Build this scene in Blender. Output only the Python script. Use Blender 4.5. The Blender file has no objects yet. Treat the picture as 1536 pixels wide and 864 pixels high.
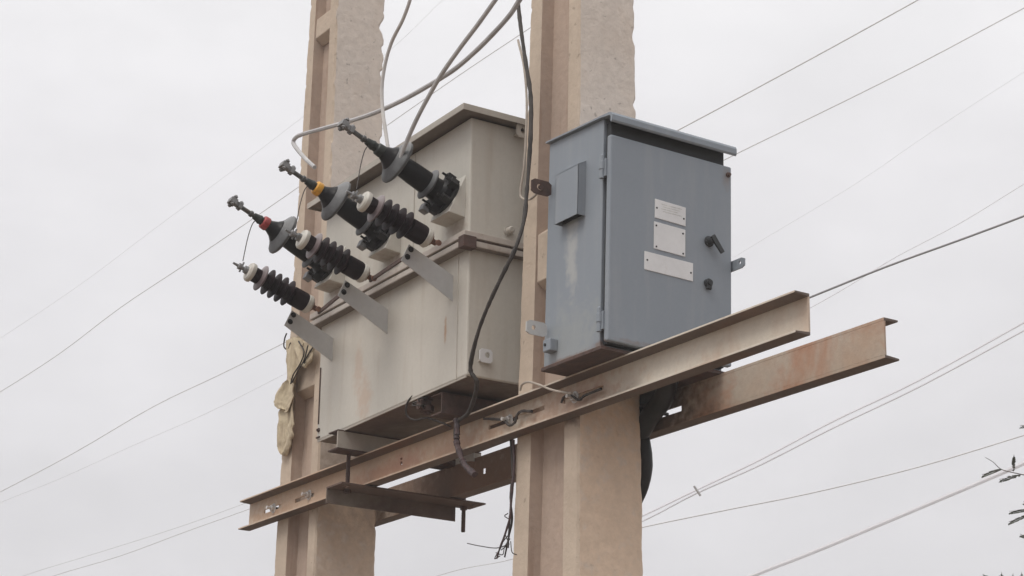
import bpy, bmesh, math, random
from mathutils import Vector, Matrix, noise
R = math.radians
rnd = random.Random(7)
scene = bpy.context.scene
COL = scene.collection

# ------------------------------------------------------------------ camera, sky, sun
cd = bpy.data.cameras.new('camera'); cam = bpy.data.objects.new('camera', cd); COL.objects.link(cam)
cr, cu, cf = Vector((0.53830893, 0.84251142, 0.01995007)), Vector((0.24726788, -0.18053001, 0.95198084)), Vector((-0.80565631, 0.50752677, 0.30550693))
cam.matrix_world = Matrix(((cr.x, cu.x, -cf.x, 7.91958), (cr.y, cu.y, -cf.y, -3.69489), (cr.z, cu.z, -cf.z, -1.66983), (0, 0, 0, 1)))
cd.sensor_width = 36; cd.lens = 3088.357 * 36 / 1536; cd.clip_start = 0.05; cd.clip_end = 3000
scene.camera = cam
scene.view_settings.view_transform = 'Standard'; scene.view_settings.look = 'None'
scene.view_settings.exposure = 0; scene.view_settings.gamma = 1
SUN_EL, SUN_AZ = 58, -80        # azimuth counted from +X towards +Y, the side the light comes from

w = bpy.data.worlds.new('World'); scene.world = w; w.use_nodes = True
nt = w.node_tree; nt.nodes.clear()
def wn(t, **k):
    n = nt.nodes.new(t)
    for a, b in k.items(): setattr(n, a, b)
    return n
out = wn('ShaderNodeOutputWorld'); bg = wn('ShaderNodeBackground'); bg.inputs['Strength'].default_value = 0.11
sky = wn('ShaderNodeTexSky', sky_type='NISHITA', sun_disc=False, sun_elevation=R(SUN_EL), sun_rotation=R(90 - SUN_AZ), dust_density=4.0)
tc = wn('ShaderNodeTexCoord'); sep = wn('ShaderNodeSeparateXYZ')
nt.links.new(tc.outputs['Generated'], sep.inputs[0])
gr = wn('ShaderNodeValToRGB')   # overcast deck: a little brighter higher up
gr.color_ramp.elements[0].position = 0.0; gr.color_ramp.elements[0].color = (0.64, 0.63, 0.65, 1)
gr.color_ramp.elements[1].position = 0.55; gr.color_ramp.elements[1].color = (0.98, 0.98, 0.985, 1)
e = gr.color_ramp.elements.new(1.0); e.color = (1.48, 1.48, 1.48, 1)
e = gr.color_ramp.elements.new(0.2); e.color = (0.72, 0.71, 0.73, 1)
e = gr.color_ramp.elements.new(0.36); e.color = (0.84, 0.828, 0.85, 1)
nt.links.new(sep.outputs['Z'], gr.inputs['Fac'])
mp = wn('ShaderNodeMapping'); mp.inputs['Scale'].default_value = (1, 1, 2.2)
nz = wn('ShaderNodeTexNoise'); nz.inputs['Scale'].default_value = 9.0; nz.inputs['Detail'].default_value = 6
nt.links.new(tc.outputs['Generated'], mp.inputs[0]); nt.links.new(mp.outputs[0], nz.inputs['Vector'])
mr = wn('ShaderNodeMapRange'); mr.inputs['From Min'].default_value = 0.3; mr.inputs['From Max'].default_value = 0.7
mr.inputs['To Min'].default_value = 9.5; mr.inputs['To Max'].default_value = 10.65
nt.links.new(nz.outputs['Fac'], mr.inputs['Value'])
sc = wn('ShaderNodeVectorMath', operation='SCALE'); nt.links.new(gr.outputs['Color'], sc.inputs[0]); nt.links.new(mr.outputs['Result'], sc.inputs['Scale'])
mx = wn('ShaderNodeMix', data_type='RGBA'); mx.inputs['Factor'].default_value = 0.97
nt.links.new(sky.outputs[0], mx.inputs[6]); nt.links.new(sc.outputs[0], mx.inputs[7])
nt.links.new(mx.outputs[2], bg.inputs['Color']); nt.links.new(bg.outputs[0], out.inputs[0])

sl = bpy.data.lights.new('sun', 'SUN'); sl.energy = 2.2; sl.angle = R(28); sl.color = (1.0, 0.95, 0.88)
so = bpy.data.objects.new('sun', sl); COL.objects.link(so)
sd = Vector((math.cos(R(SUN_EL)) * math.cos(R(SUN_AZ)), math.cos(R(SUN_EL)) * math.sin(R(SUN_AZ)), math.sin(R(SUN_EL))))
so.rotation_euler = sd.to_track_quat('Z', 'Y').to_euler()
so.location = (0, 0, 20)

# ------------------------------------------------------------------ materials
def material(name, base, alt=None, stain=None, rough=0.6, metal=0.0, s1=6.0, s2=45.0, bump=0.15, bump_scale=120.0,
             stain_lo=0.55, stain_hi=0.7, stain_amt=0.8, drip=False, dust=None, dust_amt=0.6, spec=0.4, grain=0.12, stain_scale=2.5, spots=(), pits=0.0):
    m = bpy.data.materials.new(name); m.use_nodes = True
    t = m.node_tree; N = t.nodes; L = t.links; b = N['Principled BSDF']
    b.inputs['Roughness'].default_value = rough; b.inputs['Metallic'].default_value = metal
    b.inputs['Specular IOR Level'].default_value = spec
    g = N.new('ShaderNodeNewGeometry')
    def noise_(scale, detail=6, vec=None, dist=0.0, rg=0.55):
        n = N.new('ShaderNodeTexNoise'); n.inputs['Scale'].default_value = scale; n.inputs['Detail'].default_value = detail
        n.inputs['Distortion'].default_value = dist; n.inputs['Roughness'].default_value = rg
        L.new(vec or g.outputs['Position'], n.inputs['Vector']); return n.outputs['Fac']
    def ramp(fac, lo, hi, a=0.0, c=1.0):
        r_ = N.new('ShaderNodeMapRange'); r_.inputs['From Min'].default_value = lo; r_.inputs['From Max'].default_value = hi
        r_.inputs['To Min'].default_value = a; r_.inputs['To Max'].default_value = c; L.new(fac, r_.inputs['Value']); return r_.outputs['Result']
    def mix(fac, a, c, mode='MIX'):
        x = N.new('ShaderNodeMix'); x.data_type = 'RGBA'; x.blend_type = mode
        if isinstance(fac, float): x.inputs[0].default_value = fac
        else: L.new(fac, x.inputs[0])
        for i, v in ((6, a), (7, c)):
            if isinstance(v, tuple): x.inputs[i].default_value = (*v, 1)
            else: L.new(v, x.inputs[i])
        return x.outputs[2]
    alt = alt or tuple(c * 0.82 for c in base)
    col = mix(ramp(noise_(s1), 0.35, 0.65), base, alt)
    if stain:
        if drip:
            mpn = N.new('ShaderNodeMapping'); mpn.inputs['Scale'].default_value = (9, 9, 0.9); L.new(g.outputs['Position'], mpn.inputs[0])
            f = noise_(stain_scale, 5, mpn.outputs[0])
        else: f = noise_(stain_scale, 8, None, 0.6, 0.65)
        col = mix(ramp(f, stain_lo, stain_hi, 0.0, stain_amt), col, stain)
    if dust:
        sp = N.new('ShaderNodeSeparateXYZ'); L.new(g.outputs['Normal'], sp.inputs[0])
        f1 = ramp(sp.outputs['Z'], 0.15, 0.9, 0.0, dust_amt)
        col = mix(f1, col, dust)
    if pits:
        pf = noise_(34, 3, None, 0.4, 0.6); col = mix(ramp(pf, .655, .70, 0.0, pits), col, tuple(q * .45 for q in base))
        pf2 = noise_(1.3, 4); col = mix(ramp(pf2, .55, .75, 0.0, .35), col, tuple(q * .72 for q in base))
    for (c, rad, sc_, amt) in spots:        # single stains, patches and painted shade: a soft-edged ellipsoid broken up by noise
        ms = N.new('ShaderNodeMapping'); ms.vector_type = 'POINT'
        ms.inputs['Location'].default_value = tuple(-a / b_ for a, b_ in zip(c, rad)); ms.inputs['Scale'].default_value = tuple(1 / q for q in rad)
        L.new(g.outputs['Position'], ms.inputs[0])
        ln = N.new('ShaderNodeVectorMath'); ln.operation = 'LENGTH'; L.new(ms.outputs[0], ln.inputs[0])
        ad = N.new('ShaderNodeMath'); ad.operation = 'ADD'; L.new(ln.outputs['Value'], ad.inputs[0]); L.new(ramp(noise_(28, 5), .3, .7, -.35, .35), ad.inputs[1])
        col = mix(ramp(ad.outputs[0], 1.0, 0.35, 0.0, amt), col, sc_)
    fg = ramp(noise_(s2, 8, None, 0, 0.7), 0.25, 0.75, 1 - grain, 1 + grain)
    vm = N.new('ShaderNodeVectorMath'); vm.operation = 'SCALE'; L.new(col, vm.inputs[0]); L.new(fg, vm.inputs['Scale'])
    L.new(vm.outputs[0], b.inputs['Base Color'])
    if bump:
        bn = N.new('ShaderNodeBump'); bn.inputs['Strength'].default_value = bump; bn.inputs['Distance'].default_value = 0.004
        L.new(noise_(bump_scale, 8), bn.inputs['Height']); L.new(bn.outputs[0], b.inputs['Normal'])
    return m

M = dict(
    concrete=material('concrete', (0.60, 0.53, 0.47), (0.56, 0.505, 0.46), (0.53, 0.44, 0.37), 0.92, s1=2.2, s2=30, bump=0.8, bump_scale=38, stain_lo=0.5, stain_hi=0.72, stain_amt=0.7, grain=0.12, spec=0.2, stain_scale=3.0, pits=.7, spots=[((2.44, .26, -.08), (.08, .07, .22), (.26, .20, .17), .6), ((.6, .2, .0), (.2, .4, .40), (.32, .25, .20), .8), ((2.4, .15, -.35), (.5, .6, .75), (.64, .49, .365), .8), ((.5, .1, -.3), (.5, .6, .5), (.60, .47, .36), .6)]),  # dark spots paint shade below the beams; the warm ones tint the concrete
    concrete_edge=material('concrete_smooth', (0.50, 0.415, 0.335), (0.45, 0.37, 0.30), (0.36, 0.29, 0.23), 0.9, s1=3, s2=25, bump=0.5, bump_scale=60, pits=.5, stain_lo=0.54, stain_hi=0.72, stain_amt=0.65, grain=0.08, spec=0.2, spots=[((2.455, .0, .01), (.08, .04, .045), (.14, .10, .085), .85)]),  # single dark patch on the right pole's strip at the beam
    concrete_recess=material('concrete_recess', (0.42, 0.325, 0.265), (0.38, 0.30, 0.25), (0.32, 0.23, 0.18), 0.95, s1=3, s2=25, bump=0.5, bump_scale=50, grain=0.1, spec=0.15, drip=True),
    tank=material('tank_paint', (0.53, 0.50, 0.450), (0.48, 0.46, 0.415), (0.42, 0.375, 0.32), 0.6, s1=2.2, s2=60, bump=0.30, bump_scale=5, stain_lo=0.52, stain_hi=0.78, stain_amt=0.6, drip=True, grain=0.05, spots=[((1.26, -.148, .30), (.07, .08, .12), (.46, .34, .26), .6), ((1.85, -.148, .42), (.012, .05, .06), (.40, .26, .17), .9), ((1.20, -.148, .42), (.04, .05, .15), (.47, .35, .27), .5), ((1.905, -.17, .79), (.09, .1, .03), (.30, .24, .19), .8), ((1.44, -.17, .79), (.09, .1, .03), (.30, .24, .19), .8), ((.995, -.17, .79), (.09, .1, .03), (.30, .24, .19), .8)]),  # last spots paint shade under the bushing turrets; the others are rust streaks
    rim=material('rim_paint', (0.47, 0.43, 0.39), (0.42, 0.37, 0.33), (0.27, 0.19, 0.15), 0.6, s1=9, s2=60, bump=0.12, stain_lo=0.56, stain_hi=0.7, stain_scale=7, grain=0.08),
    lid=material('lid_paint', (0.44, 0.41, 0.365), (0.38, 0.35, 0.31), (0.31, 0.26, 0.22), 0.6, s1=7, bump=0.1, stain_lo=0.52, grain=0.06),
    lid_under=material('lid_underside_shaded', (0.22, 0.19, 0.165), (0.17, 0.145, 0.125), (0.13, 0.10, 0.085), 0.8, s1=5, bump=0.2),  # lid paint darkened: shade below lid and rim put into the colour
    tank_under=material('shaded_underside', (0.15, 0.105, 0.085), (0.11, 0.08, 0.068), (0.22, 0.20, 0.17), 0.9, s1=5, bump=0.3, stain_lo=.55, stain_scale=1.5),  # brown darkened to paint in the shade on undersides
    rust=material('rust', (0.22, 0.12, 0.085), (0.14, 0.075, 0.055), None, 0.9, s1=40, bump=0.4, grain=0.2),
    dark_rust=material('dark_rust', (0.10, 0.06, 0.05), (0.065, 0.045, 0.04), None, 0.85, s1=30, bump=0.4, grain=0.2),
    gasket=material('dark_gasket', (0.12, 0.085, 0.07), None, None, 0.8, bump=0.2),
    cabinet=material('cabinet_paint', (0.218, 0.245, 0.280), (0.200, 0.228, 0.262), (0.28, 0.295, 0.315), 0.50, s1=2, s2=80, bump=0.30, bump_scale=5, stain_lo=0.50, stain_hi=0.80, stain_amt=0.5, drip=True, grain=0.03, spec=0.4, spots=[((2.625, -.137, .50), (.045, .02, .17), (.37, .375, .37), .75), ((2.64, -.137, .2), (.2, .02, .16), (.29, .305, .30), .5), ((2.79, -.14, .15), (.06, .04, .018), (.17, .10, .075), .7), ((2.60, -.14, .145), (.14, .04, .010), (.17, .11, .085), .7), ((2.85, .10, .16), (.05, .3, .012), (.17, .12, .10), .6), ((2.845, .34, .80), (.03, .02, .05), (.20, .15, .13), .5)]),
    cabinet_dark=material('cabinet_gasket', (0.035, 0.038, 0.042), None, None, 0.7, bump=0.1),
    hood_stain=material('dry_white_streak', (0.36, 0.365, 0.36), (0.25, 0.28, 0.30), None, 0.7, s1=30, grain=0.1, bump=0.1),
    beam=material('galvanised_beam', (0.57, 0.52, 0.45), (0.51, 0.455, 0.385), (0.42, 0.27, 0.19), 0.66, s1=3.5, s2=50, bump=0.2, stain_lo=0.47, stain_hi=0.68, stain_amt=0.75, stain_scale=2.2, grain=0.09, spots=[((.9, 0, .06), (1.9, .2, .2), (.46, .33, .235), .9), ((1.15, 0, .035), (.35, .1, .06), (.40, .215, .135), .7), ((.25, 0, .04), (.25, .1, .05), (.38, .25, .17), .6), ((2.45, 0, .05), (.28, .1, .09), (.36, .24, .18), .7), ((1.7, 0, .04), (.3, .1, .06), (.42, .27, .19), .7), ((1.35, 0, .05), (.2, .1, .05), (.38, .22, .16), .7)]),
    flange_shaded=material('shaded_flange_steel', (0.145, 0.11, 0.095), (0.11, 0.085, 0.072), (0.17, 0.10, 0.07), 0.75, s1=4, s2=50, bump=0.2, grain=0.1),  # shade below the flanges painted into the steel colour
    beam_rusty=material('rusty_beam', (0.41, 0.37, 0.32), (0.39, 0.29, 0.22), (0.36, 0.19, 0.12), 0.7, s1=3.0, s2=50, bump=0.2, stain_lo=0.45, stain_hi=0.62, stain_amt=0.85, stain_scale=2.6, grain=0.1, spots=[((2.45, .324, .05), (.35, .1, .2), (.12, .085, .07), .9), ((1.3, .324, .05), (1.1, .1, .2), (.20, .135, .105), .85)]),  # near-black spot paints the shading by the conduits; the other darkens midspan
    tie_shaded=material('flange_rust', (0.13, 0.09, 0.075), (0.10, 0.07, 0.058), (0.15, 0.09, 0.065), 0.8, s1=5, s2=50, bump=0.2, grain=0.12),  # rust tone taken darker to paint the shade under the tie
    galv=material('galvanised_plate', (0.50, 0.50, 0.495), (0.45, 0.45, 0.45), (0.40, 0.35, 0.31), 0.55, metal=0.0, s1=10, s2=60, bump=0.06, stain_lo=0.58, stain_hi=0.8, stain_amt=0.5, grain=0.06, spec=0.5),
    bolt=material('zinc_bolt', (0.58, 0.57, 0.56), (0.42, 0.40, 0.38), (0.2, 0.12, 0.09), 0.5, metal=0.1, s1=60, bump=0.1, grain=0.1),
    dark_bolt=material('weathered_bolt', (0.028, 0.027, 0.027), (0.020, 0.019, 0.019), None, 0.6, metal=0.0, s1=60, bump=0.2, grain=0.15, spec=.2),
    glaze=material('black_porcelain_glaze', (0.008, 0.0078, 0.009), (0.014, 0.013, 0.014), None, 0.32, s1=15, s2=90, bump=0.05, dust=(0.08, 0.077, 0.077), dust_amt=0.10, grain=0.2, spec=0.12),
    skirt=material('dusty_grey_skirt', (0.10, 0.103, 0.108), (0.06, 0.063, 0.067), (0.05, 0.05, 0.052), 0.55, s1=14, s2=90, bump=0.08, stain_lo=0.5, stain_hi=0.6, stain_scale=14, dust=(0.28, 0.28, 0.285), dust_amt=0.45, grain=0.12),
    sheds=material('brown_glaze', (0.011, 0.007, 0.0078), (0.022, 0.012, 0.014), None, 0.55, s1=12, s2=90, bump=0.05, dust=(0.09, 0.065, 0.07), dust_amt=0.10, grain=0.2, spec=0.10),
    first_shed=material('mauve_grey_glaze', (0.17, 0.135, 0.14), (0.10, 0.075, 0.078), None, 0.45, s1=20, bump=0.05, dust=(0.38, 0.34, 0.34), dust_amt=0.5, grain=0.12),
    white_cap=material('white_porcelain_cap', (0.52, 0.50, 0.46), (0.42, 0.40, 0.36), (0.30, 0.25, 0.21), 0.5, s1=20, bump=0.05, stain_lo=0.55, stain_scale=14, grain=0.08),
    yellow=material('yellow_tape', (0.75, 0.37, 0.035), (0.55, 0.28, 0.05), None, 0.5, s1=60, bump=0.1),
    red=material('red_tape', (0.45, 0.075, 0.075), (0.28, 0.05, 0.05), None, 0.5, s1=60, bump=0.1),
    stem=material('stem_metal', (0.10, 0.10, 0.098), (0.06, 0.062, 0.06), (0.10, 0.07, 0.05), 0.5, metal=0.2, s1=60, bump=0.2, stain_scale=20, grain=0.15),
    clamp=material('clamp_metal', (0.24, 0.24, 0.245), (0.13, 0.13, 0.13), None, 0.5, metal=0.3, s1=40, bump=0.3, grain=0.2),
    collar=material('dark_green_collar', (0.035, 0.040, 0.036), (0.022, 0.025, 0.023), None, 0.5, s1=40, bump=0.2, spec=.25),
    black=material('black_rubber', (0.014, 0.014, 0.0145), (0.022, 0.021, 0.021), None, 0.5, s1=20, bump=0.1, spec=.25),
    cable_grey=material('grey_cable', (0.47, 0.465, 0.47), (0.36, 0.355, 0.36), None, 0.6, s1=10, bump=0.2, bump_scale=300, grain=0.12),
    cable_pale=material('pale_cable', (0.50, 0.48, 0.465), (0.42, 0.40, 0.39), None, 0.6, s1=10, bump=0.2, grain=0.1),
    cable_dark=material('dark_cable', (0.032, 0.028, 0.027), (0.06, 0.052, 0.048), None, 0.7, s1=20, bump=0.4, bump_scale=200, grain=0.2),
    cable_tan=material('tan_cable', (0.42, 0.37, 0.32), None, None, 0.7, s1=20, bump=0.1),
    plum=material('plum_brown_tape', (0.085, 0.05, 0.05), (0.05, 0.04, 0.045), None, 0.6, s1=40, bump=0.4),
    cloth=material('yellowed_sacking', (0.50, 0.43, 0.31), (0.42, 0.35, 0.25), (0.34, 0.27, 0.20), 0.9, s1=12, s2=60, bump=0.5, bump_scale=50, grain=0.12, stain_lo=0.5, stain_scale=7, drip=True),
    plate=material('bare_aluminium_plate', (0.64, 0.64, 0.65), (0.58, 0.58, 0.59), (0.45, 0.43, 0.40), 0.5, s1=8, bump=0.03, grain=0.04, stain_lo=0.6),
    etching=material('worn_etched_lines', (0.58, 0.58, 0.55), (0.40, 0.40, 0.40), None, 0.5, s1=70, bump=0.0, grain=0.2),
    line=material('hazed_line_wire', (0.62, 0.62, 0.63), (0.55, 0.55, 0.56), None, 0.6, bump=0),  # lightened tone paints bloom and haze over the far lines
    line_dark=material('dark_line_wire', (0.26, 0.26, 0.27), (0.22, 0.22, 0.225), None, 0.6, bump=0),
    line_pale=material('pale_line_wire', (0.78, 0.78, 0.80), (0.74, 0.74, 0.76), None, 0.8, bump=0, spec=.1),
    leaf=material('grey_green_leaf', (0.10, 0.11, 0.085), (0.075, 0.085, 0.065), None, 0.6, s1=20, bump=0),
    bark=material('grey_twig_bark', (0.16, 0.14, 0.13), (0.11, 0.095, 0.09), None, 0.9, s1=10, bump=0.5),
    ground=material('dry_dark_ground', (0.20, 0.155, 0.12), (0.17, 0.13, 0.10), (0.13, 0.11, 0.085), 1.0, s1=0.4, s2=6, bump=0.4, bump_scale=8, spec=0.1, stain_scale=0.15),
)

# translucent mix paints optical bloom into the pale lines, letting sky light through
_m = M['line_pale']; _t = _m.node_tree; _b = _t.nodes['Principled BSDF']
_tr = _t.nodes.new('ShaderNodeBsdfTranslucent'); _tr.inputs['Color'].default_value = (.91, .91, .94, 1)
_mx = _t.nodes.new('ShaderNodeMixShader'); _mx.inputs[0].default_value = .5
_t.links.new(_b.outputs[0], _mx.inputs[1]); _t.links.new(_tr.outputs[0], _mx.inputs[2]); _t.links.new(_mx.outputs[0], _t.nodes['Material Output'].inputs['Surface'])

# ------------------------------------------------------------------ frames and linking
class Frame:
    def __init__(s, piv=(0, 0, 0), ty=0.0, tx=0.0):
        s.piv = Vector(piv); s.rot = Matrix.Rotation(tx, 4, 'X') @ Matrix.Rotation(-ty, 4, 'Y')
    def world(s, P): return s.rot @ (Vector(P) - s.piv) + s.piv
W = Frame()
K = Frame((1.0, 0, 0.205), 0.0171)              # the transformer leans very slightly
CB = Frame((2.64, 0, 0.137), -0.0057, -0.0095)   # so does the cabinet

def tag(o, label, cat, group=None, kind=None):
    if label: o['label'] = label
    if cat: o['category'] = cat
    if group: o['group'] = group
    if kind: o['kind'] = kind
    return o

def thing(name, label, cat, origin, frame=W, group=None):
    o = bpy.data.objects.new(name, None); o.empty_display_size = 0.05; COL.objects.link(o)
    o.location = frame.world(origin); o.rotation_euler = frame.rot.to_euler()
    o['_org'] = list(origin)
    return tag(o, label, cat, group)

def finish(bm, name, mat, smooth=False, bevel=0.0, angle=30):
    bmesh.ops.recalc_face_normals(bm, faces=bm.faces)
    me = bpy.data.meshes.new(name); bm.to_mesh(me); bm.free(); me.materials.append(M[mat])
    if smooth:
        for f in me.polygons: f.use_smooth = True
        me.set_sharp_from_angle(angle=R(angle))
    o = bpy.data.objects.new(name, me); COL.objects.link(o)
    if bevel:
        b = o.modifiers.new('bevel', 'BEVEL'); b.width = bevel; b.segments = 2; b.limit_method = 'ANGLE'; b.angle_limit = R(40)
    return o

ORG = {}
def part(name, bm, mat, parent, smooth=False, bevel=0.0, label=None, angle=30):
    """mesh given in the design coordinates of the thing's frame; its own origin is its centre"""
    root = parent
    off = Vector(ORG[parent.name]) if parent.name in ORG else Vector(parent['_org'])
    vs = [v.co for v in bm.verts]
    c = sum(vs, Vector()) / len(vs)
    bmesh.ops.translate(bm, verts=bm.verts, vec=-c)
    o = finish(bm, name, mat, smooth, bevel, angle)
    o.parent = parent; o.location = c - off
    ORG[o.name] = tuple(c)
    if label: o['label'] = label
    return o

def single(name, bm, mat, label, cat, frame=W, group=None, smooth=False, bevel=0.0, kind=None, angle=30):
    vs = [v.co for v in bm.verts]; c = sum(vs, Vector()) / len(vs)
    bmesh.ops.translate(bm, verts=bm.verts, vec=-c)
    o = finish(bm, name, mat, smooth, bevel, angle)
    o.location = frame.world(c); o.rotation_euler = frame.rot.to_euler()
    return tag(o, label, cat, group, kind)

# ------------------------------------------------------------------ shapes
def box(bm, x0, x1, y0, y1, z0, z1):
    v = [bm.verts.new((x, y, z)) for x in (x0, x1) for y in (y0, y1) for z in (z0, z1)]
    for f in ((0, 1, 3, 2), (4, 6, 7, 5), (0, 4, 5, 1), (2, 3, 7, 6), (0, 2, 6, 4), (1, 5, 7, 3)): bm.faces.new([v[i] for i in f])
    return bm
def hexa(bm, a, b):
    """loft between two closed loops with the same number of points"""
    A = [bm.verts.new(p) for p in a]; B = [bm.verts.new(p) for p in b]; n = len(A)
    bm.faces.new(A); bm.faces.new(B[::-1])
    for i in range(n): bm.faces.new((A[i], B[i], B[(i + 1) % n], A[(i + 1) % n]))
    return bm
def frame_of(d):
    d = Vector(d).normalized(); u = d.cross(Vector((0, 0, 1)))
    if u.length < 1e-3: u = Vector((1, 0, 0))
    u.normalize(); return d, u, u.cross(d).normalized()
def lathe(bm, o, d, prof, n=28, closed=True, wob=0.0):
    """prof: list of (s, r) along d from o"""
    o = Vector(o); d, u, v = frame_of(d); rings = []
    for s_, r_ in prof:
        if r_ <= 1e-6: rings.append([bm.verts.new(o + d * s_)]); continue
        rings.append([bm.verts.new(o + d * s_ + (u * math.cos(a) + v * math.sin(a)) * r_ * (1 + wob * math.sin(3 * a + s_ * 90)))
                      for a in (2 * math.pi * i / n for i in range(n))])
    for A, B in zip(rings, rings[1:]):
        if len(A) == 1 and len(B) == 1: continue
        if len(A) == 1:
            for i in range(n): bm.faces.new((A[0], B[i], B[(i + 1) % n]))
        elif len(B) == 1:
            for i in range(n): bm.faces.new((A[i], B[0], A[(i + 1) % n]))
        else:
            for i in range(n): bm.faces.new((A[i], B[i], B[(i + 1) % n], A[(i + 1) % n]))
    if closed:
        if len(rings[0]) > 1: bm.faces.new(rings[0])
        if len(rings[-1]) > 1: bm.faces.new(rings[-1][::-1])
    return bm
def rod(bm, a, b, r, n=10):
    a, b = Vector(a), Vector(b); return lathe(bm, a, b - a, [(0, r), ((b - a).length, r)], n)
def smooth_pts(P, k=6):
    P = [Vector(p) for p in P]
    if len(P) < 3: return P
    Q = [P[0] * 2 - P[1]] + P + [P[-1] * 2 - P[-2]]; o = []
    for i in range(1, len(Q) - 2):
        p0, p1, p2, p3 = Q[i - 1:i + 3]
        for j in range(k):
            t = j / k
            o.append(0.5 * ((2 * p1) + (p2 - p0) * t + (2 * p0 - 5 * p1 + 4 * p2 - p3) * t * t + (3 * p1 - p0 - 3 * p2 + p3) * t ** 3))
    o.append(P[-1]); return o
def tube(bm, P, r, n=8, k=6, jit=0.0, taper=None, tw=0.0):
    pts = smooth_pts(P, k); m = len(pts); up = None; rings = []
    for i, p in enumerate(pts):
        d = (pts[min(i + 1, m - 1)] - pts[max(i - 1, 0)]).normalized()
        if up is None: up = frame_of(d)[1]
        up = (up - d * up.dot(d)).normalized(); v = d.cross(up)
        rr = r if taper is None else r + (taper - r) * i / (m - 1)
        rr *= 1 + jit * (rnd.random() - 0.5)
        rings.append([bm.verts.new(p + (up * math.cos(a) + v * math.sin(a)) * rr) for a in (2 * math.pi * j / n for j in range(n))])
    for A, B in zip(rings, rings[1:]):
        for i in range(n): bm.faces.new((A[i], B[i], B[(i + 1) % n], A[(i + 1) % n]))
    bm.faces.new(rings[0][::-1]); bm.faces.new(rings[-1])
    return bm
def hexbolt(bm, p, d, r=0.008, h=0.007, shank=0.012):
    """washer, hexagon head and a stub of thread, pointing along d from p"""
    lathe(bm, p, d, [(0, r * 1.5), (0.002, r * 1.5)], 14)
    lathe(bm, Vector(p) + Vector(d).normalized() * 0.002, d, [(0, r), (h, r), (h + 0.001, r * 0.85)], 6)
    if shank: lathe(bm, Vector(p) + Vector(d).normalized() * (h + 0.003), d, [(0, r * 0.5), (shank, r * 0.5)], 8)
    return bm
def sheet(bm, cx, cz, y0, y1, holes):
    """plate in the XZ plane, y0..y1 thick; holes are (x0,x1,z0,z1) made of real openings"""
    xs = sorted(set([cx[0], cx[1]] + [h[0] for h in holes] + [h[1] for h in holes]))
    zs = sorted(set([cz[0], cz[1]] + [h[2] for h in holes] + [h[3] for h in holes]))
    V = {}
    def vv(i, j, y):
        if (i, j, y) not in V: V[i, j, y] = bm.verts.new((xs[i], y, zs[j]))
        return V[i, j, y]
    def solid(i, j):
        if i < 0 or j < 0 or i >= len(xs) - 1 or j >= len(zs) - 1: return False
        mx_, mz_ = (xs[i] + xs[i + 1]) / 2, (zs[j] + zs[j + 1]) / 2
        return not any(h[0] < mx_ < h[1] and h[2] < mz_ < h[3] for h in holes)
    for i in range(len(xs) - 1):
        for j in range(len(zs) - 1):
            if not solid(i, j): continue
            for y in (y0, y1): bm.faces.new((vv(i, j, y), vv(i + 1, j, y), vv(i + 1, j + 1, y), vv(i, j + 1, y)))
            for (di, dj, a, b) in ((-1, 0, (i, j), (i, j + 1)), (1, 0, (i + 1, j), (i + 1, j + 1)), (0, -1, (i, j), (i + 1, j)), (0, 1, (i, j + 1), (i + 1, j + 1))):
                if not solid(i + di, j + dj): bm.faces.new((vv(*a, y0), vv(*b, y0), vv(*b, y1), vv(*a, y1)))
    return bm
def lug(bm, c, u, v, hw, hh, t, hr, ho=(0, 0), cut=0.0):
    """flat plate centred at c spanned by u, v with a round hole; t thick along u x v"""
    c, u, v = Vector(c), Vector(u).normalized(), Vector(v).normalized(); n_ = u.cross(v)
    outer = []
    n = 16
    for i in range(n):
        a = 2 * math.pi * (i + 0.5) / n; ca, sa = math.cos(a), math.sin(a)
        k = 1 / max(abs(ca), abs(sa)); outer.append((ca * k * hw, sa * k * hh))
    if cut: outer = [(x * (1 - cut if x > 0 and abs(abs(x / hw) - 1) < .3 and abs(abs(y / hh) - 1) < .3 else 1), y * (1 - cut if x > 0 and abs(abs(x / hw) - 1) < .3 and abs(abs(y / hh) - 1) < .3 else 1)) for x, y in outer]
    inner = [(ho[0] + hr * math.cos(2 * math.pi * (i + .5) / n), ho[1] + hr * math.sin(2 * math.pi * (i + .5) / n)) for i in range(n)]
    lay = []
    for z in (-t / 2, t / 2):
        lay.append(([bm.verts.new(c + u * x + v * y + n_ * z) for x, y in outer], [bm.verts.new(c + u * x + v * y + n_ * z) for x, y in inner]))
    for O, I in lay:
        for i in range(n): j = (i + 1) % n; bm.faces.new((O[i], O[j], I[j], I[i]))
    for k in (0, 1):
        for i in range(n): j = (i + 1) % n; bm.faces.new((lay[0][k][i], lay[0][k][j], lay[1][k][j], lay[1][k][i]))
    return bm
NB = bmesh.new

# ------------------------------------------------------------------ ground
bm = NB(); n = 40
import itertools
gx = [-1500, -600, -250, -100] + [-40 + 4 * i for i in range(21)] + [100, 250, 600, 1500]
vv = [[bm.verts.new((x, y, -3.3 + (0.05 * noise.noise(Vector((x * .2, y * .2, 0))) if abs(x) < 60 and abs(y) < 60 else 0))) for y in gx] for x in gx]
for i in range(len(gx) - 1):
    for j in range(len(gx) - 1): bm.faces.new((vv[i][j], vv[i + 1][j], vv[i + 1][j + 1], vv[i][j + 1]))
o = finish(bm, 'ground', 'ground', True); o['kind'] = 'structure'; o['label'] = 'bare brown ground under the poles'

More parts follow.
